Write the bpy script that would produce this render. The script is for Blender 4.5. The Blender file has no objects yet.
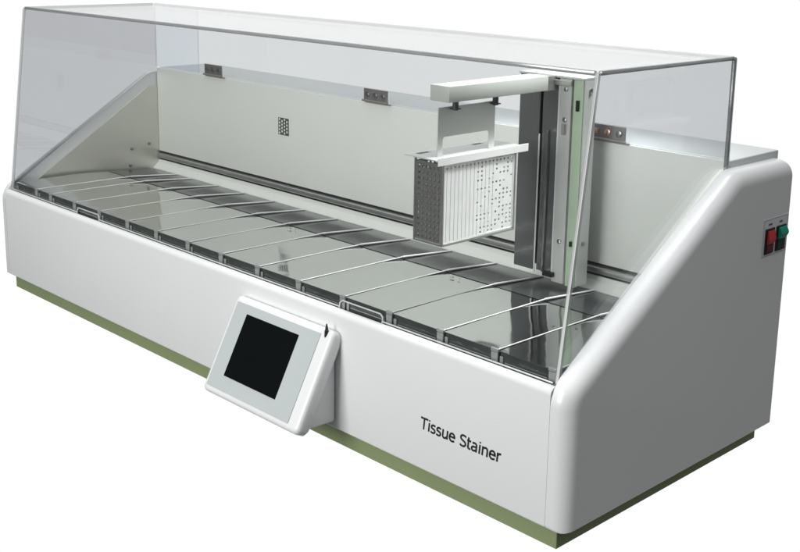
import bpy, bmesh, math, random
from mathutils import Vector, Matrix, Euler
random.seed(4)
scene = bpy.context.scene
C = scene.collection

# ------------------------------------------------------------------ materials
def newmat(name):
    m = bpy.data.materials.new(name); m.use_nodes = True
    nt = m.node_tree; nt.nodes.clear()
    out = nt.nodes.new('ShaderNodeOutputMaterial')
    return m, nt, out

def surf(name, col, rough=.5, metal=0, coat=0, coat_rough=.05, var=.03, scale=9, bump=0, bscale=60, stretch=None, rvar=.05, ior=1.5, spec=.5):
    m, nt, out = newmat(name)
    b = nt.nodes.new('ShaderNodeBsdfPrincipled')
    tc = nt.nodes.new('ShaderNodeTexCoord'); mp = nt.nodes.new('ShaderNodeMapping')
    if stretch: mp.inputs['Scale'].default_value = stretch
    nt.links.new(tc.outputs['Object'], mp.inputs[0])
    n = nt.nodes.new('ShaderNodeTexNoise'); n.inputs['Scale'].default_value = scale; n.inputs['Detail'].default_value = 6
    nt.links.new(mp.outputs[0], n.inputs['Vector'])
    r = nt.nodes.new('ShaderNodeMapRange'); r.inputs[3].default_value = 1-var; r.inputs[4].default_value = 1+var
    nt.links.new(n.outputs[0], r.inputs[0])
    mx = nt.nodes.new('ShaderNodeVectorMath'); mx.operation = 'SCALE'; mx.inputs[0].default_value = col
    nt.links.new(r.outputs[0], mx.inputs['Scale']); nt.links.new(mx.outputs[0], b.inputs['Base Color'])
    r2 = nt.nodes.new('ShaderNodeMapRange'); r2.inputs[3].default_value = max(0, rough-rvar); r2.inputs[4].default_value = rough+rvar
    n3 = nt.nodes.new('ShaderNodeTexNoise'); n3.inputs['Scale'].default_value = scale*3; n3.inputs['Detail'].default_value = 4
    nt.links.new(mp.outputs[0], n3.inputs['Vector']); nt.links.new(n3.outputs[0], r2.inputs[0])
    nt.links.new(r2.outputs[0], b.inputs['Roughness'])
    b.inputs['Metallic'].default_value = metal; b.inputs['IOR'].default_value = ior
    b.inputs['Specular IOR Level'].default_value = spec
    b.inputs['Coat Weight'].default_value = coat; b.inputs['Coat Roughness'].default_value = coat_rough
    if bump:
        n2 = nt.nodes.new('ShaderNodeTexNoise'); n2.inputs['Scale'].default_value = bscale; n2.inputs['Detail'].default_value = 3
        nt.links.new(mp.outputs[0], n2.inputs['Vector'])
        bp = nt.nodes.new('ShaderNodeBump'); bp.inputs['Distance'].default_value = bump; bp.inputs['Strength'].default_value = 1
        nt.links.new(n2.outputs[0], bp.inputs['Height']); nt.links.new(bp.outputs[0], b.inputs['Normal'])
    nt.links.new(b.outputs[0], out.inputs[0])
    return m

def acrylic(name, tint, gloss=.05, power=5.0, rough=.02, milk=0.0, milkcol=(.8,.8,.8)):
    """clear sheet: tinted transmission + facing-dependent gloss (+ a little surface haze)"""
    m, nt, out = newmat(name)
    t = nt.nodes.new('ShaderNodeBsdfTransparent'); g = nt.nodes.new('ShaderNodeBsdfGlossy')
    tc = nt.nodes.new('ShaderNodeTexCoord'); n = nt.nodes.new('ShaderNodeTexNoise'); n.inputs['Scale'].default_value = 3.5; n.inputs['Detail'].default_value = 5
    nt.links.new(tc.outputs['Object'], n.inputs['Vector'])
    r = nt.nodes.new('ShaderNodeMapRange'); r.inputs[3].default_value = .985; r.inputs[4].default_value = 1.015
    nt.links.new(n.outputs[0], r.inputs[0])
    mx = nt.nodes.new('ShaderNodeVectorMath'); mx.operation = 'SCALE'; mx.inputs[0].default_value = tint
    nt.links.new(r.outputs[0], mx.inputs['Scale']); nt.links.new(mx.outputs[0], t.inputs[0])
    g.inputs['Roughness'].default_value = rough; g.inputs[0].default_value = (1,1,1,1)
    lw = nt.nodes.new('ShaderNodeLayerWeight'); lw.inputs['Blend'].default_value = .5
    p = nt.nodes.new('ShaderNodeMath'); p.operation = 'POWER'; p.inputs[1].default_value = power
    nt.links.new(lw.outputs['Facing'], p.inputs[0])
    mr = nt.nodes.new('ShaderNodeMapRange'); mr.inputs[3].default_value = gloss; mr.inputs[4].default_value = .6
    nt.links.new(p.outputs[0], mr.inputs[0])
    base = t
    if milk:
        d = nt.nodes.new('ShaderNodeBsdfDiffuse'); d.inputs[0].default_value = (*milkcol, 1)
        ms = nt.nodes.new('ShaderNodeMixShader'); ms.inputs[0].default_value = milk
        nt.links.new(t.outputs[0], ms.inputs[1]); nt.links.new(d.outputs[0], ms.inputs[2]); base = ms
    s = nt.nodes.new('ShaderNodeMixShader')
    nt.links.new(mr.outputs[0], s.inputs[0]); nt.links.new(base.outputs[0], s.inputs[1]); nt.links.new(g.outputs[0], s.inputs[2])
    nt.links.new(s.outputs[0], out.inputs[0])
    return m

PAINT   = surf('white_enamel', (.72,.735,.74), .36, coat=.3, coat_rough=.14, var=.02, scale=5, bump=.00012, bscale=260)
PANELP  = surf('cream_grey_panel', (.83,.85,.805), .42, var=.02, scale=3, bump=.00008, bscale=180)
LINER   = surf('brushed_liner', (.66,.655,.60), .32, metal=.55, var=.06, scale=8, bump=.0004, bscale=14, rvar=.08)
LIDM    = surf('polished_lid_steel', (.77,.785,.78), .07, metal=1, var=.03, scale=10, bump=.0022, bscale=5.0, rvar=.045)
LIDR    = surf('darkened_rear_lid_steel', (.155,.163,.165), .17, metal=.7, var=.05, scale=10, bump=.0010, bscale=7, rvar=.04)  # dark base colour stands in for the dark reflection across the rear lids
STEEL   = surf('polished_steel', (.42,.43,.435), .13, metal=.8, var=.05, scale=8, bump=.0005, bscale=9, rvar=.05, stretch=(4,4,1))
BRIGHT  = surf('bright_rim_steel', (.97,.97,.96), .30, metal=0, coat=.5, var=.02, scale=40)
SATIN   = surf('satin_steel', (.58,.585,.57), .33, metal=.9, var=.06, scale=30, bump=.0001, bscale=200)
ARMP    = surf('arm_grey_paint', (.53,.55,.515), .38, var=.02, scale=12, bump=.00006, bscale=200)
STRIPW  = surf('pale_metal_strip', (.64,.66,.64), .34, metal=.2, var=.03, scale=20)
GREENB  = surf('sage_green_paint', (.235,.29,.145), .48, var=.05, scale=7, bump=.00015, bscale=120)
BELT    = surf('pale_green_belt', (.45,.58,.42), .5, var=.05, scale=30, bump=.0001, bscale=300)
DARK    = surf('dark_channel', (.03,.033,.032), .4, var=.1, scale=20)
TANKF   = surf('smoky_tank_front', (.06,.068,.066), .12, var=.5, scale=26, rvar=.05, bump=.0022, bscale=30, spec=1)
CLIP    = surf('grey_clip_plastic', (.30,.32,.31), .2, var=.15, scale=60)
SCREEN  = surf('black_glass', (.003,.0045,.005), .10, var=.2, scale=8, spec=.2)
FACIA   = surf('grey_facia', (.42,.465,.465), .45, var=.015, scale=20)
BLACKP  = surf('black_plastic', (.012,.012,.013), .4, var=.1, scale=30)
INK     = surf('black_ink', (.012,.013,.015), .5, var=.05, scale=30)
REDP    = surf('red_rocker', (.55,.04,.035), .3, var=.05, scale=30)
GRNP    = surf('green_rocker', (.01,.30,.20), .3, var=.05, scale=30)
REDD    = surf('shaded_red_plastic', (.10,.012,.010), .35, var=.1, scale=30)
GRND    = surf('shaded_green_plastic', (.008,.030,.022), .35, var=.1, scale=30)
LABELP  = surf('label_film', (.66,.68,.70), .45, var=.02, scale=30)
LABELE  = surf('label_border', (.28,.28,.29), .5, var=.02, scale=30)
LABELT  = surf('label_print', (.11,.11,.12), .5, var=.1, scale=30)
HINGE   = surf('brown_grey_hinge_steel', (.40,.375,.36), .38, metal=.6, var=.12, scale=60)
COPPER  = surf('coppery_screw', (.80,.52,.42), .28, metal=.9, var=.08, scale=60)
SCREWM  = surf('steel_screw', (.36,.37,.36), .3, metal=.9, var=.08, scale=60)
SLIDEM  = surf('white_slide_glass', (.86,.87,.86), .3, var=.03, scale=60)
HANG    = surf('light_satin_steel', (.68,.69,.67), .32, metal=.45, var=.05, scale=30)
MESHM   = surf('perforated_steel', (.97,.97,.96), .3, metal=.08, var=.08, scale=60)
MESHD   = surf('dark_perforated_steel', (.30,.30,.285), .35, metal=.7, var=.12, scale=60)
VENTD   = surf('dark_mesh', (.07,.08,.075), .5, var=.1, scale=60)
HOUSE   = surf('housing_grey', (.60,.63,.63), .42, var=.02, scale=6)

GL_F = acrylic('clear_front_acrylic', (.915,.922,.922), .028, milk=.0)
GL_L = acrylic('darkened_left_acrylic', (.80,.805,.82), .05)  # left pane: its dim look at an oblique angle put into a deeper tint
GL_S = acrylic('clear_side_acrylic', (.84,.85,.855), .045)
GL_T = acrylic('clear_top_acrylic', (.915,.92,.92), .05)
GL_B = acrylic('clear_back_acrylic', (.95,.955,.96), .035)
GL_B2 = acrylic('bluish_back_acrylic', (.895,.92,.94), .045)
GL_E = acrylic('acrylic_edge', (.62,.64,.64), .10, milk=.45, milkcol=(.42,.44,.44), rough=.1)
GL_EF = acrylic('acrylic_front_edge', (.84,.85,.85), .0, milk=.34, milkcol=(.70,.72,.71), rough=.5, power=9)
GL_LIP = acrylic('acrylic_lower_edge', (.95,.95,.95), .02, milk=.6, milkcol=(.85,.86,.86), rough=.3)

# ------------------------------------------------------------------ helpers
def tag(o, label=None, cat=None, group=None, kind=None):
    if label: o['label'] = label
    if cat: o['category'] = cat
    if group: o['group'] = group
    if kind: o['kind'] = kind
    return o

def obj(name, bm, mats, parent=None, smooth=False, angle=35):
    bmesh.ops.recalc_face_normals(bm, faces=bm.faces)
    me = bpy.data.meshes.new(name)
    bm.to_mesh(me); bm.free()
    if not isinstance(mats, (list, tuple)): mats = [mats]
    for m in mats: me.materials.append(m)
    o = bpy.data.objects.new(name, me); C.objects.link(o)
    if smooth:
        me.polygons.foreach_set('use_smooth', [True]*len(me.polygons))
        try: me.set_sharp_from_angle(angle=math.radians(angle))
        except Exception: pass
    if parent:
        o.parent = parent
        # parts are written in world coordinates: take the parent's place out again
        off = Vector((0,0,0)); p = parent
        while p: off += p.location; p = p.parent
        o.location = -off
    return o

def empty(name, loc):
    o = bpy.data.objects.new(name, None); C.objects.link(o); o.location = loc; o.empty_display_size = .02
    return o

def box(bm, x0, x1, y0, y1, z0, z1, bev=0, seg=2, mi=0, M=None):
    vs = [bm.verts.new(p) for p in ((x0,y0,z0),(x1,y0,z0),(x1,y1,z0),(x0,y1,z0),(x0,y0,z1),(x1,y0,z1),(x1,y1,z1),(x0,y1,z1))]
    fs = [bm.faces.new([vs[i] for i in f]) for f in ((0,3,2,1),(4,5,6,7),(0,1,5,4),(1,2,6,5),(2,3,7,6),(3,0,4,7))]
    for f in fs: f.material_index = mi
    if M: bmesh.ops.transform(bm, matrix=M, verts=vs)
    if bev:
        es = list({e for f in fs for e in f.edges})
        r = bmesh.ops.bevel(bm, geom=es, offset=bev, segments=seg, profile=.5, affect='EDGES')
        for f in r['faces']: f.material_index = mi
    return bm

def prism(bm, poly, x0, x1, mi=0, emi=None):
    """(y,z) polygon extruded along x"""
    a = [bm.verts.new((x0,p[0],p[1])) for p in poly]; b = [bm.verts.new((x1,p[0],p[1])) for p in poly]
    fs = [bm.faces.new(a), bm.faces.new(b[::-1])]
    n = len(poly)
    for f in fs: f.material_index = mi
    for i in range(n):
        f = bm.faces.new((a[i],b[i],b[(i+1)%n],a[(i+1)%n])); fs.append(f); f.material_index = mi if emi is None else emi
    return fs

def cyl(bm, c, axis, r, h, seg=16, mi=0, dome=0):
    z = Vector(axis).normalized()
    x = z.orthogonal().normalized(); y = z.cross(x)
    c = Vector(c)
    rings = [(0,r),(h*(1-.25*bool(dome)),r)] + ([(h,r*.7)] if dome else [])
    vr = []
    for (t,rr) in rings:
        vr.append([bm.verts.new(c+z*t+(x*math.cos(a)+y*math.sin(a))*rr) for a in [2*math.pi*k/seg for k in range(seg)]])
    for i in range(len(vr)-1):
        for k in range(seg):
            f = bm.faces.new((vr[i][k],vr[i][(k+1)%seg],vr[i+1][(k+1)%seg],vr[i+1][k])); f.material_index = mi
    f = bm.faces.new(vr[0][::-1]); f.material_index = mi
    f = bm.faces.new(vr[-1]); f.material_index = mi

def round_poly(pts, rads, seg=7):
    out = []
    n = len(pts)
    for i in range(n):
        p = Vector(pts[i]); a = Vector(pts[i-1]); b = Vector(pts[(i+1)%n]); r = rads[i]
        if r <= 0: out.append(p); continue
        u = (a-p).normalized(); v = (b-p).normalized()
        ang = u.angle(v); d = r/math.tan(ang/2)
        s = p+u*d; e = p+v*d
        c = p+(u+v).normalized()*(r/math.sin(ang/2))
        va = s-c; vb = e-c
        tot = math.atan2(va.x*vb.y-va.y*vb.x, va.dot(vb))
        for k in range(seg+1):
            t = tot*k/seg
            out.append(c+Vector((va.x*math.cos(t)-va.y*math.sin(t), va.x*math.sin(t)+va.y*math.cos(t))))
    return out

# ------------------------------------------------------------------ dimensions (metres)
L, T, D = 1.5, .0295, .515
H1, H = .183, .4035
YK = .353

root = empty('tissue_stainer', (L/2, D/2, -.031))
tag(root, 'long white laboratory tissue stainer with clear lifting cover, sloping end panels and green plinth', 'lab machine')

# plinth
bm = bmesh.new(); box(bm, .023, L-.023, .0165, D-.0165, -.031, .002, .0006, 1)
obj('plinth', bm, GREENB, root)

# floor tray of the cabinet and the rear housing
bm = bmesh.new(); box(bm, T+.0002, L-T-.0002, .0125, D-.012, .0015, .10, 0)
obj('cabinet_floor', bm, DARK, root)
bm = bmesh.new(); box(bm, T+.001, L-T-.0005, .3765, D-.006, .1005, .4135, .002, 3)
obj('rear_housing', bm, HOUSE, root, True)

# end panels: profile with large soft outer edges
def end_panel(side):
    prof = round_poly([(0,0),(0,H1),(YK,H),(D,H),(D,0)], [.006,.045,.05,.025,.008], 9)
    n = len(prof)
    nrm = []
    for i in range(n):
        a = prof[i-1]; b = prof[(i+1)%n]; d = (b-a).normalized()
        nn = Vector((-d.y, d.x))
        cc = Vector((.25,.15))
        if nn.dot(prof[i]-cc) < 0: nn = -nn
        nrm.append(nn)
    R = .0225
    rings = []
    rings.append((0, .0))
    S = 10
    xin = 0
    for k in range(S+1):
        a = (math.pi/2)*k/S
        rings.append((T-R+R*math.sin(a), R*(1-math.cos(a))))
    bm = bmesh.new(); vr = []
    for (dx, ins) in rings:
        row = []
        for p, nn in zip(prof, nrm):
            # underside keeps a crisp lower edge
            sx = ins; sz = ins*(.2 if nn.y < -.2 else 1)
            q = Vector((p.x-nn.x*sx, p.y-nn.y*sz))
            if nn.y < -.02: q = Vector((min(max(p.x, ins), D-ins), p.y+.12*ins*max(0,-nn.y)))
            x = (L-T+dx) if side > 0 else (T-dx)
            row.append(bm.verts.new((x, q.x, q.y)))
        vr.append(row)
    for i in range(len(vr)-1):
        for k in range(n):
            bm.faces.new((vr[i][k], vr[i][(k+1)%n], vr[i+1][(k+1)%n], vr[i+1][k]))
    bm.faces.new(vr[0]); bm.faces.new(vr[-1])
    bmesh.ops.remove_doubles(bm, verts=bm.verts, dist=2e-6)
    return obj('end_panel', bm, PAINT, root, True, 32)
end_panel(1); end_panel(-1)

# front panel with a rounded top
bm = bmesh.new()
prof = round_poly([(0.0006,0.001),(0.0006,H1),(.0122,H1),(.0122,.0012)], [.003,.0095,.0015,0], 6)
prism(bm, [tuple(p) for p in prof], T+.0006, L-T-.0009)
obj('front_panel', bm, PAINT, root, True, 40)
# grey strip set into the seam gap
bm = bmesh.new(); box(bm, L-T-.001, L-T-.0002, .0022, .0118, .003, H1-.004)
obj('panel_seam', bm, LABELE, root)

# inner stainless liners below the white lips
def liner(x0, x1):
    bm = bmesh.new()
    prism(bm, [(.045,.105),(.0185,.105),(.0185,.157),(.0424,.1752),(.3475,.3728),(.3708,.3728),(.3708,.105)], x0, x1)
    bmesh.ops.bevel(bm, geom=list(bm.edges), offset=.0003, segments=1, affect='EDGES')
    return obj('side_liner', bm, LINER, root)
liner(T+.0002, T+.0022); liner(L-T-.0022, L-T-.0002)
for zz, yy, k in ((.178,.295,0), (.222,.345,1), (.215,.30,2)):
    bm = bmesh.new(); cyl(bm, (T+.0022, yy, zz+.02), (1,0,0), .0035, .003, 14, dome=1)
    obj('liner_screw', bm, SCREWM, root, True)

# back panel, slot, ledge, guide rail
bm = bmesh.new(); box(bm, T+.0023, L-T-.0023, .3709, .3748, .2235, .4125, .0006, 2)
back = obj('back_panel', bm, PANELP, root, True)
bm = bmesh.new(); box(bm, T+.0023, L-T-.0023, .375, .3762, .11, .2234)
obj('slot_back', bm, DARK, root)
bm = bmesh.new(); prism(bm, [(.3535,.11),(.3535,.1850),(.3672,.1975),(.3695,.2035),(.3715,.2035),(.3715,.11)], T+.0023, L-T-.0023)
obj('rear_ledge', bm, PANELP, root)
bm = bmesh.new()
prism(bm, [tuple(p) for p in round_poly([(.3655,.2085),(.3655,.2175),(.3745,.2195),(.3745,.2065)], [.003,.004,.0005,.0005], 5)], T+.0023, L-T-.0023)
obj('guide_rail', bm, SATIN, root, True)

# small mesh vent
vent_bm = bmesh.new(); box(vent_bm, .4742, .506, .3696, .3708, .3195, .3535)
v = obj('vent', vent_bm, VENTD, root)
bm = bmesh.new()
for i in range(4):
    for j in range(5):
        cx = .4785+i*.0078+(.0 if j % 2 else .0); cz = .3232+j*.0068+(.0034 if i % 2 else 0)
        if cz > .351: continue
        w, h = .0029, .0030
        pts = [(cx-w,cz),(cx,cz-h),(cx+w,cz),(cx,cz+h)]
        a = [bm.verts.new((p[0], .3694, p[1])) for p in pts]; b = [bm.verts.new((p[0], .3696, p[1])) for p in pts]
        bm.faces.new(a); bm.faces.new(b[::-1])
        for k in range(4): bm.faces.new((a[k],b[k],b[(k+1)%4],a[(k+1)%4]))
obj('vent_mesh', bm, PANELP, v)

# hinges with screws
for hx in (.2245, .729, 1.238):
    bm = bmesh.new()
    box(bm, hx, hx+.063, .3672, .3692, .4155, .4385, .0006, 1)
    box(bm, hx+.004, hx+.070, .3655, .3706, .4128, .4156, .0008, 1)
    cyl(bm, (hx-.002, .3665, .4165), (1,0,0), .0022, .066, 10)
    h = obj('hinge', bm, HINGE, root, True)
    for k in range(3):
        bm = bmesh.new(); cyl(bm, (hx+.011+k*.0205, .3673, .4275), (0,-1,0), .0052, .0026, 16, dome=1)
        obj('screw', bm, COPPER if (k < 2 and hx > 1) else SCREWM, h, True)

# ------------------------------------------------------------------ cover
TH = .004
YFB, ZFB, YFT, ZT, YB = .0127, .1765, .0618, .5568, .3710
slope = Vector((YFT-YFB, ZT-ZFB)); SL = slope.length; sd = slope/SL; sn = Vector((sd.y, -sd.x))   # sn points back (+y), down
def fpt(x, s, d):   # front pane coordinates -> world
    q = Vector((YFB, ZFB)) + sd*s + sn*d
    return (x, q.x, q.y)
bm = bmesh.new()
XL, XR = T+.0005, L-T-.0005
nt_ = [(.3065,.3895,.0165), (1.0705,1.1610,.0175)]
outline = [(XL+TH, 0)]
for (a, b, h) in nt_:
    outline += [(a,0),(a,h*.75),(a+h*.3,h),(b-h*.3,h),(b,h*.75),(b,0)]
outline += [(XR-TH,0),(XR-TH,SL-.004),(XL+TH,SL-.004)]
fa = [bm.verts.new(fpt(x,s,0)) for x,s in outline]; fb = [bm.verts.new(fpt(x,s,TH)) for x,s in outline]
f = bm.faces.new(fa); f.material_index = 0
f = bm.faces.new(fb[::-1]); f.material_index = 0
for i in range(len(fa)):
    j = (i+1) % len(fa)
    f = bm.faces.new((fa[i],fb[i],fb[j],fa[j])); f.material_index = 5
# top
box(bm, XL+TH, XR-TH, YFT+.004, YB-.0005, ZT-TH, ZT, 0, mi=2)
# back: a narrow bluish piece, a joint, the long piece
box(bm, XL+TH, .2005, YB-TH, YB, .4165, ZT-TH-.0003, 0, mi=4)
box(bm, .2012, XR-TH, YB-TH, YB, .4165, ZT-TH-.0003, 0, mi=3)
# sides
for x0, mi_ in ((XL, 6), (XR-TH, 1)):
    prism(bm, [(YFB+.001,ZFB+.009),(YFT,ZT-.003),(YB,ZT-.003),(YB,.4045),(.347,.4045),(.330,.3955),(YFB+.010,ZFB+.0145)], x0, x0+TH, mi=mi_, emi=(0 if mi_ == 6 else 7))
cover = obj('cover', bm, [GL_F, GL_S, GL_T, GL_B, GL_B2, GL_EF, GL_L, GL_LIP], root)
# glued and bent edges of the cover
def bar(name, p, q, w, mat, up=(0,0,1)):
    p = Vector(p); q = Vector(q); d = (q-p); ln = d.length; d.normalize()
    u = Vector(up); s = d.cross(u).normalized(); u = s.cross(d)
    bm = bmesh.new()
    M = Matrix((( d.x,s.x,u.x,p.x),(d.y,s.y,u.y,p.y),(d.z,s.z,u.z,p.z),(0,0,0,1)))
    box(bm, 0, ln, -w/2, w/2, -w/2, w/2, w*.3, 2, M=M)
    return obj(name, bm, mat, cover, True)
e = .0028
bar('cover_edge', (XL+.006,YFT+e,ZT-e), (XR-.006,YFT+e,ZT-e), .0058, GL_E)
bar('cover_edge', (XR-e,YFT+.0062,ZT-e), (XR-e,YB-.006,ZT-e), .0058, GL_E)
bar('cover_edge', (XL+e,YFT+.0062,ZT-e), (XL+e,YB-.006,ZT-e), .005, GL_E)
bar('cover_edge', (XL+.006,YB-e,ZT-e), (XR-.006,YB-e,ZT-e), .0046, GL_EF)
bar('cover_edge', (XR-e,YB-e,ZT-.001), (XR-e,YB-e,.400), .0055, GL_E, (0,1,0))
a = fpt(XR-.003, .004, .003); b = fpt(XR-.003, SL-.001, .003)
bar('cover_edge', a, b, .0060, GL_EF, (0,1,0))
a = fpt(XL+.003, .006, .003); b = fpt(XL+.003, SL-.001, .003)
bar('cover_edge', a, b, .0045, GL_LIP, (0,1,0))
# bottom rim of the front pane, in three runs between the finger notches
for (xa, xb) in ((XL+.008,.3055), (.3905,1.0695), (1.162,XR-.008)):
    bar('cover_rim', fpt(xa,.0078,.001), fpt(xb,.0078,.001), .0022, STRIPW)
for (xa, xb, h) in nt_:
    bmn = bmesh.new()
    pth = [(xa,.002),(xa,h*.75),(xa+h*.3,h),(xb-h*.3,h),(xb,h*.75),(xb,.002)]
    for i in range(len(pth)-1):
        p = Vector(fpt(pth[i][0],pth[i][1],.001)); q = Vector(fpt(pth[i+1][0],pth[i+1][1],.001))
        cyl(bmn, p, q-p, .0011, (q-p).length, 8)
    obj('finger_notch', bmn, STRIPW, cover, True)

# ------------------------------------------------------------------ lift column
CX0, CX1, CY0, CY1, CZ0, CZ1 = 1.1435, 1.2635, .3130, .3450, .2070, .5175
bm = bmesh.new()
box(bm, CX0, 1.1826, CY0, CY0+.0025, CZ0, CZ1-.010)                 # left face plate
box(bm, 1.1854, 1.2170, CY0+.004, CY0+.0065, CZ0, CZ1-.010)      # recessed face plate
box(bm, CX0, CX0+.0025, CY0+.0027, CY1, CZ0, CZ1-.010)
box(bm, CX0+.0027, CX1-.004, CY1-.003, CY1, CZ0, CZ1-.010)
col = obj('lift_column', bm, STEEL, root)
def sub(name, mat, *b, bev=.0005):
    bm = bmesh.new(); box(bm, *b, bev, 1); return obj(name, bm, mat, col, True)
sub('column_edge', BRIGHT, 1.1829, 1.1850, CY0-.001, CY0+.0012, CZ0-.004, .420)
sub('column_edge', BRIGHT, 1.2173, 1.2194, CY0-.001, CY0+.0012, CZ0-.006, CZ1-.012)
sub('column_top', STRIPW, CX0-.001, CX1+.001, CY0-.003, CY1+.001, CZ1-.0095, CZ1-.0060)
sub('top_bar', SATIN, CX0+.002, CX1-.02, CY0-.006, CY0-.0033, CZ1-.020, CZ1-.012)
sub('front_strip', STRIPW, 1.2197, 1.2420, CY0-.002, CY0+.0005, CZ0-.010, CZ1-.010)
sub('inner_strip', SATIN, 1.2423, 1.2438, CY0-.0005, CY0+.012, CZ0-.010, CZ1-.010)
sub('belt', BELT, 1.2441, CX1-.0015, CY0+.000, CY0+.008, CZ0-.012, CZ1-.010)
sub('side_strip', STRIPW, CX1-.0013, CX1+.0008, CY0+.001, CY1-.004, CZ0-.010, CZ1-.010)
sub('belt_clip', BLACKP, 1.2515, 1.2560, CY0-.004, CY0-.0003, .462, .478)
sub('belt_clip', BLACKP, 1.2515, 1.2550, CY0-.004, CY0-.0003, .258, .266)
sub('sensor', SATIN, 1.2285, 1.2350, CY0-.006, CY0-.0023, .425, .441)
sub('foot_block', BLACKP, 1.2080, 1.2260, CY0-.010, CY0-.002, CZ0-.002, CZ0+.005)
for (px, py, pz, ax) in ((1.2320,CY0-.002,.492,(0,-1,0)), (1.2320,CY0-.002,.447,(0,-1,0)), (1.2320,CY0-.002,.262,(0,-1,0)),
                         (CX1+.0008,CY0+.014,.492,(1,0,0)), (CX1+.0008,CY0+.014,.262,(1,0,0))):
    bm = bmesh.new(); cyl(bm, (px,py,pz), ax, .0036, .002, 14, dome=1); obj('screw', bm, SCREWM, col, True)
# rods seen in the open channel
bm = bmesh.new(); cyl(bm, (1.199, CY0+.0012, CZ0), (0,0,1), .0016, .22, 10); obj('guide_rod', bm, STEEL, col, True)

# arm
AX0, AX1, AY0 = 1.1780, 1.2141, .0818
bm = bmesh.new(); box(bm, AX0, AX1, AY0, .2915, .4895, .5115, .0012, 2)
arm = obj('arm', bm, ARMP, root, True)
bm = bmesh.new(); box(bm, AX0+.0015, AX1-.0012, .2925, CY0+.009, .4890, .5105, .001, 2)
obj('arm_collar', bm, SATIN, arm, True)

# ------------------------------------------------------------------ touch screen console
A = Vector((.8586,-.012,.158)); Bx = Vector((1,0,0)); dn = Vector((0,-.071,-.1375)).normalized(); nr = Bx.cross(dn); 
if nr.y > 0: nr = -nr
def cM(): return Matrix(((1,dn.x,nr.x,A.x),(0,dn.y,nr.y,A.y),(0,dn.z,nr.z,A.z),(0,0,0,1)))
bm = bmesh.new()
W_, Hh = .2321, .1555
prism_pts = round_poly([(0,0),(W_,0),(W_,Hh),(0,Hh)], [.009]*4, 6)
rings = []
for (ins, dz) in ((.010,-.026),(.003,-.024),(0,-.018),(0,-.006),(.0012,-.0025),(.004,-.0004),(.0075,0)):
    row = []
    cx, cy = W_/2, Hh/2
    for p in prism_pts:
        sx = (W_/2-ins)/(W_/2); sy = (Hh/2-ins)/(Hh/2)
        q = cM() @ Vector((cx+(p.x-cx)*sx, cy+(p.y-cy)*sy, dz))
        row.append(bm.verts.new(q))
    rings.append(row)
n = len(prism_pts)
for i in range(len(rings)-1):
    for k in range(n): bm.faces.new((rings[i][k],rings[i][(k+1)%n],rings[i+1][(k+1)%n],rings[i+1][k]))
bm.faces.new(rings[0]); bm.faces.new(rings[-1])
console = obj('touchscreen_console', bm, PAINT, root, True, 40)
def plate(name, u0,u1,v0,v1,z0,z1,mat,par,bev=.0003):
    bm = bmesh.new(); box(bm, u0,u1,v0,v1,z0,z1, bev, 1, M=cM()); return obj(name, bm, mat, par, True)
plate('facia', .0085, .2085, .0100, .1450, .0002, .0010, FACIA, console)
plate('screen', .0405, .1668, .0238, .1226, .0011, .0016, SCREEN, console)
bm = bmesh.new()
prism(bm, [tuple(p) for p in round_poly([(-.0008,.112),(-.020,.112),(-.064,.0155),(-.0008,.0135)], [.001,.004,.004,.003], 4)], .875, 1.0795)
bmesh.ops.bevel(bm, geom=[e for e in bm.edges if abs(e.verts[0].co.x-e.verts[1].co.x) < 1e-6], offset=.002, segments=2, affect='EDGES')
obj('console_bracket', bm, PAINT, console, True, 40)

# stylus parked in its socket beside the screen
st = empty('stylus', (1.0765, -.016, .150))
tag(st, 'small black stylus tip poking up from its socket at the top right of the touchscreen', 'stylus')
bm = bmesh.new(); cyl(bm, (1.0765,-.016,.134), (0,.05,1), .0030, .022, 12)
obj('barrel', bm, BLACKP, st, True)
bm = bmesh.new(); bmesh.ops.create_cone(bm, segments=12, radius1=.0026, radius2=.0009, depth=.009, cap_ends=True, matrix=Matrix.Translation((1.0765,-.0148,.1612)))
obj('tip', bm, BLACKP, st)

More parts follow.
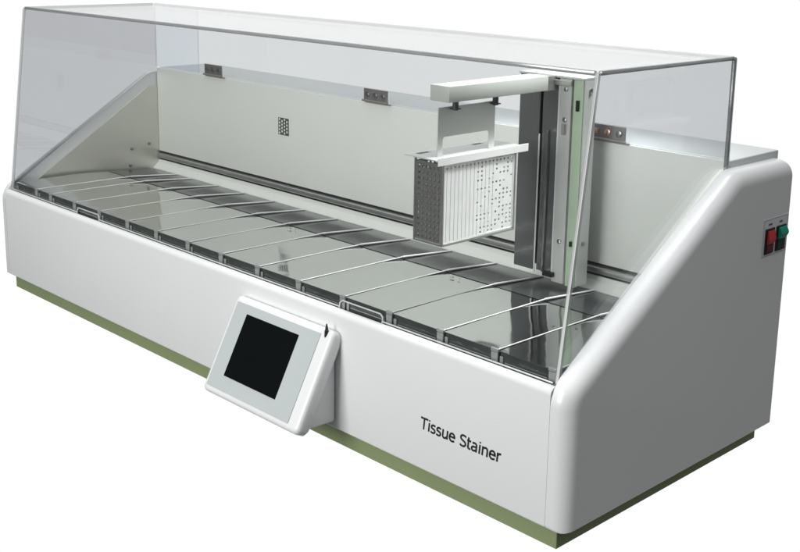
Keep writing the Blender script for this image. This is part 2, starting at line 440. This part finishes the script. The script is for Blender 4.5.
# ------------------------------------------------------------------ lettering
# humanist sans letters drawn as pen strokes: (advance, [strokes]) in a cap height of .727
def arc(cx, cy, rx, ry, a0, a1, n=12): return [(cx+rx*math.cos(math.radians(a0+(a1-a0)*k/n)), cy+ry*math.sin(math.radians(a0+(a1-a0)*k/n))) for k in range(n+1)]
XH = .545
GL = {
 'T': (.584, [[(.0,.685),(.584,.685)], [(.292,.685),(.292,0)]]),
 'i': (.229, [[(.115,0),(.115,XH)], [(.115,.635),(.115,.725)]]),
 's': (.447, [[(.385,.485)]+arc(.225,.385,.145,.120,55,215,9)+arc(.225,.155,.150,.120,50,-90,9)+[(.130,.040),(.045,.085)]]),
 'u': (.558, [[(.105,XH),(.105,.19)]+arc(.235,.175,.130,.135,180,290,9)+[(.345,.075),(.440,.150)], [(.452,XH),(.452,0)]]),
 'e': (.527, [[(.075,.290),(.455,.290)]+arc(.268,.290,.190,.215,0,180,14)+arc(.285,.255,.207,.218,180,270,10)+[(.375,.047),(.465,.090)]]),
 'S': (.557, [[(.485,.630)]+arc(.275,.540,.190,.148,60,235,12)+arc(.275,.195,.200,.155,52,-95,12)+[(.150,.055),(.060,.115)]]),
 't': (.334, [[(.115,.700),(.115,.150)]+arc(.215,.150,.100,.108,180,275,8)+[(.310,.052)], [(.010,.505),(.310,.505)]]),
 'a': (.525, [[(.085,.470),(.160,.500)]+arc(.250,.360,.155,.148,95,0,9)+[(.408,0)], [(.408,.300),(.250,.285)]+arc(.195,.165,.130,.120,95,270,12)+[(.290,.065),(.400,.135)]]),
 'n': (.558, [[(.110,0),(.110,XH)], [(.120,.400),(.200,.480)]+arc(.320,.365,.135,.140,105,0,9)+[(.455,0)]]),
 'r': (.360, [[(.110,0),(.110,XH)], [(.118,.380),(.185,.465),(.270,.505),(.355,.500)]]),
 ' ': (.313, [])}
bm = bmesh.new(); pen = 0; total = sum(GL[c][0] for c in 'Tissue Stainer')
sx_ = (1.3955-1.2525)/total; sz_ = .0172/.727; lay = 0
for ch in 'Tissue Stainer':
    adv, strokes = GL[ch]
    for stk in strokes:
        lay += 1; yy = -.00002-.000004*(lay % 5)
        P = [Vector((p[0], p[1])) for p in stk]; hw = .062
        Lf, Rt = [], []
        for k, p in enumerate(P):
            d1 = (p-P[k-1]).normalized() if k else (P[1]-p).normalized()
            d2 = (P[k+1]-p).normalized() if k < len(P)-1 else d1
            if k == 0: d1 = d2
            t = (d1+d2); t = t.normalized() if t.length > 1e-4 else d1
            nn = Vector((-t.y, t.x)); c_ = max(.55, nn.dot(Vector((-d1.y, d1.x))))
            Lf.append(p+nn*hw/c_); Rt.append(p-nn*hw/c_)
        tr = lambda v: bm.verts.new((1.2525+(pen+v.x)*sx_+v.y*.10*sz_, yy, .0605+v.y*sz_))
        a = [tr(v) for v in Lf]; b = [tr(v) for v in Rt]
        for k in range(len(P)-1): bm.faces.new((a[k],a[k+1],b[k+1],b[k]))
    pen += adv
bmesh.ops.translate(bm, verts=bm.verts, vec=(0,.0004,0))
obj('lettering', bm, INK, root)

# ------------------------------------------------------------------ power switches on the end panel
bm = bmesh.new(); box(bm, L-.001, L+.0004, .4255, .4965, .2712, .3268, .0002, 1)
sp = obj('switch_plate', bm, LABELP, root)
bm = bmesh.new()
for (y0,y1,z0,z1) in ((.427,.495,.3250,.3256),(.427,.495,.2722,.2728),(.427,.4276,.2731,.3247),(.4944,.495,.2731,.3247)):
    box(bm, L+.0004, L+.0006, y0,y1,z0,z1)
obj('border', bm, LABELE, sp)
bm = bmesh.new()
for (y0, w) in ((.4400,.0105),(.4705,.0095)):
    for k in range(4):
        box(bm, L+.0004, L+.0006, y0+k*w/4, y0+k*w/4+w/5.5, .3165, .3194)
    box(bm, L+.00042, L+.00055, y0, y0+w, .3174, .3182)
obj('caption', bm, LABELT, sp)
def rocker(y0, y1, z0, z1, mat, up):
    bm = bmesh.new(); box(bm, L+.0004, L+.0022, y0, y1, z0, z1, .0006, 2)
    o = obj('switch', bm, BLACKP, sp, True)
    bm = bmesh.new()
    zc = (z0+z1)/2
    # wedge rocker: (out, z) profile extruded along y
    pr = [(0,zc-.001),(.0018,zc-.001),(.0060,zc+.0065),(.0060,zc+.0092),(.0025,z1-.002),(0,z1-.002)] if up else \
         [(0,zc-.004),(.0015,zc-.004),(.0044,zc+.0020),(.0042,zc+.0050),(.002,z1-.003),(0,z1-.003)]
    a = [bm.verts.new((L+.0023+p[0], y0+.003, p[1])) for p in pr]; b = [bm.verts.new((L+.0023+p[0], y1-.003, p[1])) for p in pr]
    bm.faces.new(a); bm.faces.new(b[::-1])
    for i in range(len(pr)): bm.faces.new((a[i],b[i],b[(i+1)%len(pr)],a[(i+1)%len(pr)]))
    bmesh.ops.bevel(bm, geom=list(bm.edges), offset=.0005, segments=2, affect='EDGES')
    r = obj('rocker', bm, mat, o, True)
    bm = bmesh.new(); box(bm, L+.0023, L+.0030, y0+.004, y1-.004, z0+.003, (zc-.0018 if up else zc-.0048), .0003, 1)
    obj('rocker_lower_half', bm, REDD if not up else GRND, o, True)  # lower half of each rocker, its shade put into a darker colour
    o['label'] = ('green' if up else 'red') + ' rocker switch in a black bezel'
rocker(.4318, .4565, .2755, .3125, REDP, False)
rocker(.4628, .4895, .2755, .3125, GRNP, True)

# ------------------------------------------------------------------ reagent tanks
bx = [.0460, .1409, .2000, .2958, .3895, .4890, .5845, .6825, .7780, .8760, .9780, 1.0790, 1.1770, 1.2750, 1.3710, 1.4640]
ordinal = ['beside the left end panel', 'second from the left end panel, narrower than the rest', 'third from the left end panel', 'fourth from the left, behind the left finger notch',
           'fifth from the left end panel', 'sixth from the left end panel', 'seventh from the left end panel', 'in the middle of the row, eighth from either end',
           'seventh from the right end panel', 'sixth from the right, above the touchscreen', 'fifth from the right end panel', 'fourth from the right, behind the right finger notch',
           'third from the right end panel', 'second from the right end panel', 'beside the right end panel']
ZD, ZR, YKI, YR = .1992, .1862, .231, .3490
def sheet(bm, prof, x0, x1, th=.0012, nx=1, warp=None):
    rows_t = []; rows_b = []
    for i in range(nx+1):
        x = x0+(x1-x0)*i/nx
        rows_t.append([bm.verts.new((x, y, z+(warp(i/nx, y) if warp else 0))) for y, z in prof])
        rows_b.append([bm.verts.new((x, y, z-th+(warp(i/nx, y) if warp else 0))) for y, z in prof])
    m = len(prof)
    for i in range(nx):
        for k in range(m-1):
            bm.faces.new((rows_t[i][k],rows_t[i+1][k],rows_t[i+1][k+1],rows_t[i][k+1]))
            bm.faces.new((rows_b[i][k],rows_b[i][k+1],rows_b[i+1][k+1],rows_b[i+1][k]))
    for i in (0, nx):
        for k in range(m-1): bm.faces.new((rows_t[i][k],rows_t[i][k+1],rows_b[i][k+1],rows_b[i][k]))
    for i in range(nx):
        for k in (0, m-1): bm.faces.new((rows_t[i][k],rows_t[i+1][k],rows_b[i+1][k],rows_b[i][k]))

for i in range(15):
    x0, x1 = bx[i]+.0012, bx[i+1]-.0012
    r = empty('reagent_tank', ((x0+x1)/2, .18, .105))
    tag(r, 'steel-lidded reagent tank '+ordinal[i], 'reagent tank', 'lidded reagent tanks in a row along the machine')
    bm = bmesh.new(); box(bm, x0, x1, .0225, .350, .102, .1795, .001, 1)
    obj('tank_body', bm, DARK, r)
    # front wall with a slightly dished, smoky face
    bm = bmesh.new(); box(bm, x0, x1, .0205, .0224, .1500, ZD-.0016, .0006, 1)
    fw = obj('front_wall', bm, TANKF, r, True)
    bm = bmesh.new(); box(bm, x0+.008, x1-.014, .0190, .0203, .1842, .1856, .0004, 1)
    obj('front_glint_band', bm, CLIP, fw, True)  # lighter band added to stand in for glints on the dark front
    w1 = random.uniform(-.0006,.0006); w2 = random.uniform(-.0006,.0006); w3 = random.uniform(-.0009,.0006); w4 = random.uniform(.0002,.0011)
    def warp(u, y, w1=w1, w2=w2, w3=w3, w4=w4):
        v = min(1,max(0,(y-.0185)/.21)); return -w4*(1-(2*u-1)**2)*math.sin(math.pi*v) + w1*(u-.5)*.6 + w3*v*(1-v)*(u-.2)
    bm = bmesh.new()
    prof = [(.0185+(YKI-.0030-.0185)*k/16, ZD-.0046*max(0,(k-8)/8)**2) for k in range(17)]
    prof0 = prof
    sheet(bm, prof, x0, x1, .0014, 8, warp)
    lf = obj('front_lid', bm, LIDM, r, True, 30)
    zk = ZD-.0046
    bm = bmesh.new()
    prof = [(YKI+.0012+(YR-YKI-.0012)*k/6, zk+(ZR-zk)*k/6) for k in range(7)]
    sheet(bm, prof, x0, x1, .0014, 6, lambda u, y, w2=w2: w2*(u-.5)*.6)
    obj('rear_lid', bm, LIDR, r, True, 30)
    # folded bright rim along the right edge of the lid
    bm = bmesh.new()
    zt = ZD-.0012
    p = Vector((x1-.0008, .0200, ZD+.0006)); q = Vector((x1-.0008, YKI, zt)); cyl(bm, p, q-p, .00095, (q-p).length, 8)
    p = Vector((x1-.0008, YKI+.001, zt)); q = Vector((x1-.0008, YR-.001, ZR+.0010)); cyl(bm, p, q-p, .0015, (q-p).length, 10)
    wb = bmesh.new(); prism(wb, [(.10,.1900),(.10,ZD-.0002),(YKI,zt-.0006),(YR-.002,ZR+.0002),(YR-.002,.1830),(YKI,.1880)], x1-.0011, x1-.0005)
    obj('lid_web', wb, STEEL, r)
    obj('lid_rim', bm, BRIGHT, r, True)
    # clip at the front right corner
    bm = bmesh.new()
    box(bm, x1-.0115, x1-.0002, .0181, .0203, .1775, .1955, .0008, 2)
    box(bm, x1-.0125, x1+.0002, .0183, .0222, .1957, .2005, .0010, 2)
    obj('clip', bm, CLIP, r, True)
    bm = bmesh.new(); box(bm, x0+.0004, x0+.0062, .0186, .0203, .1790, .1925, .0008, 2)
    obj('clip', bm, CLIP, r, True)
    if i in (7, 11):
        bm = bmesh.new(); cyl(bm, ((x0+x1)/2-.018, .208, ZD-.0010), (0,0,1), .0035, .0016, 14, dome=1)
        cyl(bm, ((x0+x1)/2-.006, .210, ZD-.0010), (0,0,1), .0022, .0016, 14, dome=1)
        obj('lid_knob', bm, SATIN, lf, True)

# ------------------------------------------------------------------ slide basket hung from the arm
bk = empty('slide_basket', (1.187, .15, .291))
tag(bk, 'perforated steel slide basket hanging by a thin bracket from the grey arm', 'slide basket')
def perf(P, U, V, nu, nv, hole, mat, name, par, seg=8, th=.0008, keep=None, narrow=None, border=.003):
    """sheet through P spanned by U,V with a grid of round holes"""
    P, U, V = Vector(P), Vector(U), Vector(V); lu, lv = U.length, V.length; u = U/lu; v = V/lv
    bm = bmesh.new()
    iu = (lu-2*border)/nu; iv = (lv-2*border)/nv
    def pt(a, b): return bm.verts.new(P+u*a+v*b)
    for i in range(nu):
        for j in range(nv):
            ca = border+iu*(i+.5); cb = border+iv*(j+.5)
            if keep and not (keep(i, j) or (narrow and i < 13 and j < 16)):
                bm.faces.new([pt(ca+iu/2*a, cb+iv/2*b) for a, b in ((1,0),(1,1),(0,1),(-1,1),(-1,0),(-1,-1),(0,-1),(1,-1))]); continue
            if narrow and narrow(i, j):
                w_, h_ = hole*.28, iv*.47
                inner = [pt(ca+w_*a, cb+h_*b) for a, b in ((1,0),(1,1),(0,1),(-1,1),(-1,0),(-1,-1),(0,-1),(1,-1))]
                outer = [pt(ca+iu/2*a, cb+iv/2*b) for a, b in ((1,0),(1,1),(0,1),(-1,1),(-1,0),(-1,-1),(0,-1),(1,-1))]
                for k in range(8): bm.faces.new((outer[k],outer[(k+1)%8],inner[(k+1)%8],inner[k]))
                continue
            r = hole
            ring = [(math.cos(math.radians(45*k)), math.sin(math.radians(45*k))) for k in range(8)]
            inner = [pt(ca+r*a, cb+r*b) for a, b in ring]
            outer = [pt(ca+iu/2*max(-1,min(1,a*1.5)), cb+iv/2*max(-1,min(1,b*1.5))) for a, b in ring]
            for k in range(8): bm.faces.new((outer[k],outer[(k+1)%8],inner[(k+1)%8],inner[k]))
    for (a0,a1,b0,b1) in ((0,lu,0,border),(0,lu,lv-border,lv),(0,border,border,lv-border),(lu-border,lu,border,lv-border)):
        bm.faces.new([pt(a0,b0),pt(a1,b0),pt(a1,b1),pt(a0,b1)])
    bmesh.ops.remove_doubles(bm, verts=bm.verts, dist=1e-5)
    bmesh.ops.recalc_face_normals(bm, faces=bm.faces)
    bmesh.ops.solidify(bm, geom=list(bm.faces), thickness=th)
    return obj(name, bm, mat, par)
BX0, BX1, BY0, BY1, BZ0, BZ1 = 1.1605, 1.2141, .0744, .2238, .2915, .4100
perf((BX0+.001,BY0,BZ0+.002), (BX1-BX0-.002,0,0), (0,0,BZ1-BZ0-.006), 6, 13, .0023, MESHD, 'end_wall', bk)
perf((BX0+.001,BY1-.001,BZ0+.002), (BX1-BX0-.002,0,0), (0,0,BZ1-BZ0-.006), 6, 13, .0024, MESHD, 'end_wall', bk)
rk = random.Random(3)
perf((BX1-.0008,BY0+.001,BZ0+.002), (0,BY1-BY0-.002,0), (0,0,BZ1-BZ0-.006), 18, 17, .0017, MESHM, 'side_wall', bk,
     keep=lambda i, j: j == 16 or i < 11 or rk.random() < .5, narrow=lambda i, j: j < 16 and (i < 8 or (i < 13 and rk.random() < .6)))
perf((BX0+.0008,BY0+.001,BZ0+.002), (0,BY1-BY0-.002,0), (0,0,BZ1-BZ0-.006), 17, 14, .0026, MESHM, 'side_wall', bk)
# corner posts and bottom frame
bm = bmesh.new()
for x in (BX0, BX1):
    for y in (BY0, BY1):
        box(bm, x-.0016, x+.0014, y-.0016, y+.0014, BZ0, BZ1-.001, .0005, 1)
for y in (BY0, BY1):
    box(bm, BX0+.0016, BX1-.0018, y-.0014, y+.0012, BZ0-.0002, BZ0+.0035, .0004, 1)
for x in (BX0, BX1):
    box(bm, x-.0014, x+.0012, BY0+.0016, BY1-.0018, BZ0-.0002, BZ0+.0035, .0004, 1)
obj('frame', bm, SATIN, bk, True)
bm = bmesh.new(); box(bm, BX0+.002, BX1-.002, BY0+.002, BY1-.002, BZ0+.001, BZ0+.0022); obj('basket_floor', bm, SATIN, bk)
# handle plate with slots and a folded lip
PX0, PX1, PY0, PY1 = 1.1500, 1.2165, .0625, .2450
bm = bmesh.new()
cells_x = [PX0, 1.1560, 1.1640, 1.2080, PX1-.0016]; 
cells_y = [PY0, .0780, .1030, .1120, .1800, .1900, .2120, PY1]
for i in range(4):
    for j in range(7):
        if i == 1 and j in (1, 5): continue
        box(bm, cells_x[i], cells_x[i+1], cells_y[j], cells_y[j+1], .4120, .4134)
bmesh.ops.remove_doubles(bm, verts=bm.verts, dist=1e-5)
inner = [f for f in bm.faces if False]
pl = obj('handle_plate', bm, STRIPW, bk)
bm = bmesh.new(); box(bm, PX1-.0015, PX1, PY0-.001, PY1+.004, .4055, .4168, .0005, 1)
obj('folded_lip', bm, BRIGHT, bk, True)
for (y0, y1) in ((.0790,.1020),(.1910,.2110)):
    bm = bmesh.new(); box(bm, 1.1562, 1.1638, y0, y1, .4105, .4118); obj('slot', bm, DARK, pl)
# hanger bracket
HX = 1.1950
bm = bmesh.new()
pts = [(.0814,.4136),(.0905,.4136),(.0905,.4370),(.0930,.4400),(.1820,.4400),(.1850,.4370),(.1850,.4136),(.1965,.4136),(.1965,.4810),(.0814,.4810)]
prism(bm, pts, HX-.0008, HX+.0008)
for (y0, y1) in ((.104,.112),(.186,.194)): box(bm, HX-.008, HX-.0009, y0-.003, y1+.003, .4788, .4802)
obj('hanger', bm, HANG, bk)
for y in (.108, .190):
    bm = bmesh.new(); cyl(bm, (HX+.0065, y, .4762), (0,0,1), .0042, .0132, 12); box(bm, HX+.0009, HX+.012, y-.0055, y+.0055, .4775, .4790)
    obj('bolt', bm, VENTD, bk, True)
# slides standing in the basket
proto = None
n_s = 22
for k in range(n_s):
    y = BY0+.0055+(BY1-BY0-.0125)*k/(n_s-1)
    if proto is None:
        bm = bmesh.new(); box(bm, -.0225, .0246, -.0016, .0016, 0, .0985, .0003, 1)
        proto = obj('microscope_slide', bm, SLIDEM, None); s_ = proto
    else:
        s_ = proto.copy(); C.objects.link(s_)
    s_.location = ((BX0+BX1)/2-.0008+random.uniform(-.0006,.0006), y, BZ0+.0024+random.uniform(0,.001))
    tag(s_, 'thin white slide standing on edge in the row inside the perforated basket', 'microscope slide', 'white slides racked inside the basket')

# ------------------------------------------------------------------ camera
cam = bpy.data.cameras.new('camera'); co = bpy.data.objects.new('camera', cam); C.objects.link(co)
co.matrix_world = Matrix.Translation((2.254738, -1.014748, .700814)) @ (Matrix.Rotation(.7995256,4,'Z') @ Matrix.Rotation(-.0165247,4,'Y') @ Matrix.Rotation(1.3507313,4,'X'))
cam.sensor_width = 36; cam.lens = 1138.10991/800*36
cam.shift_x = -(406.1006-400)/800; cam.shift_y = -(276-194.7809)/800
cam.clip_end = 100; cam.clip_start = .01
scene.camera = co

# ------------------------------------------------------------------ studio: white cyclorama behind and below, darker room to the right and in front
w = bpy.data.worlds.new('World'); scene.world = w; w.use_nodes = True
nt = w.node_tree; nt.nodes.clear()
out = nt.nodes.new('ShaderNodeOutputWorld'); bg = nt.nodes.new('ShaderNodeBackground')
tc = nt.nodes.new('ShaderNodeTexCoord'); sep = nt.nodes.new('ShaderNodeSeparateXYZ'); nt.links.new(tc.outputs['Generated'], sep.inputs[0])
def mrange(src, a, b, lo=0, hi=1):
    r = nt.nodes.new('ShaderNodeMapRange'); r.interpolation_type = 'SMOOTHSTEP'
    r.inputs[1].default_value = a; r.inputs[2].default_value = b; r.inputs[3].default_value = lo; r.inputs[4].default_value = hi
    nt.links.new(src, r.inputs[0]); return r.outputs[0]
def math2(op, a, b):
    m = nt.nodes.new('ShaderNodeMath'); m.operation = op
    for k, s in enumerate((a, b)):
        if isinstance(s, (int, float)): m.inputs[k].default_value = s
        else: nt.links.new(s, m.inputs[k])
    return m.outputs[0]
back_w = math2('MULTIPLY', mrange(sep.outputs['X'], -.02, -.25), mrange(sep.outputs['Y'], -.05, .18))
up_w = mrange(sep.outputs['Z'], .25, .8)
WHITE, UP, ROOM = 1.03, .95, .10
lvl = math2('ADD', math2('MULTIPLY', back_w, WHITE-ROOM), ROOM)
lvl = math2('MAXIMUM', lvl, math2('MULTIPLY', up_w, UP))
bg.inputs[0].default_value = (1,1,1,1)
nt.links.new(lvl, bg.inputs[1]); nt.links.new(bg.outputs[0], out.inputs[0])

def area(name, loc, target, size, power, col=(1,1,1)):
    l = bpy.data.lights.new(name, 'AREA'); l.shape = 'RECTANGLE'; l.size = size[0]; l.size_y = size[1]; l.energy = power; l.color = col
    o = bpy.data.objects.new(name, l); C.objects.link(o); o.location = loc
    o.rotation_euler = (Vector(target)-Vector(loc)).to_track_quat('-Z','Y').to_euler(); return o
area('softbox', (.95,-2.25,.9), (1.15,.1,.15), (1.0,1.3), 49, (1,.995,.98))
area('overhead_softbox', (.88,.3,3.0), (.85,.25,.2), (1.1,1.4), 25, (.97,.99,1))

k_ = area('added_basket_fill', (1.46,.50,1.35), (1.21,.17,.36), (.14,.14), 1.5)  # added light that brightens the basket's right side; no lamp stands there
k_.data.spread = math.radians(36)
# ------------------------------------------------------------------ render settings
scene.render.engine = 'CYCLES'
scene.cycles.transparent_max_bounces = 32
scene.cycles.max_bounces = 14; scene.cycles.glossy_bounces = 8; scene.cycles.transmission_bounces = 8
scene.view_settings.view_transform = 'Standard'; scene.view_settings.look = 'None'
scene.view_settings.exposure = 0; scene.view_settings.gamma = 1; scene.view_settings.use_curve_mapping = False
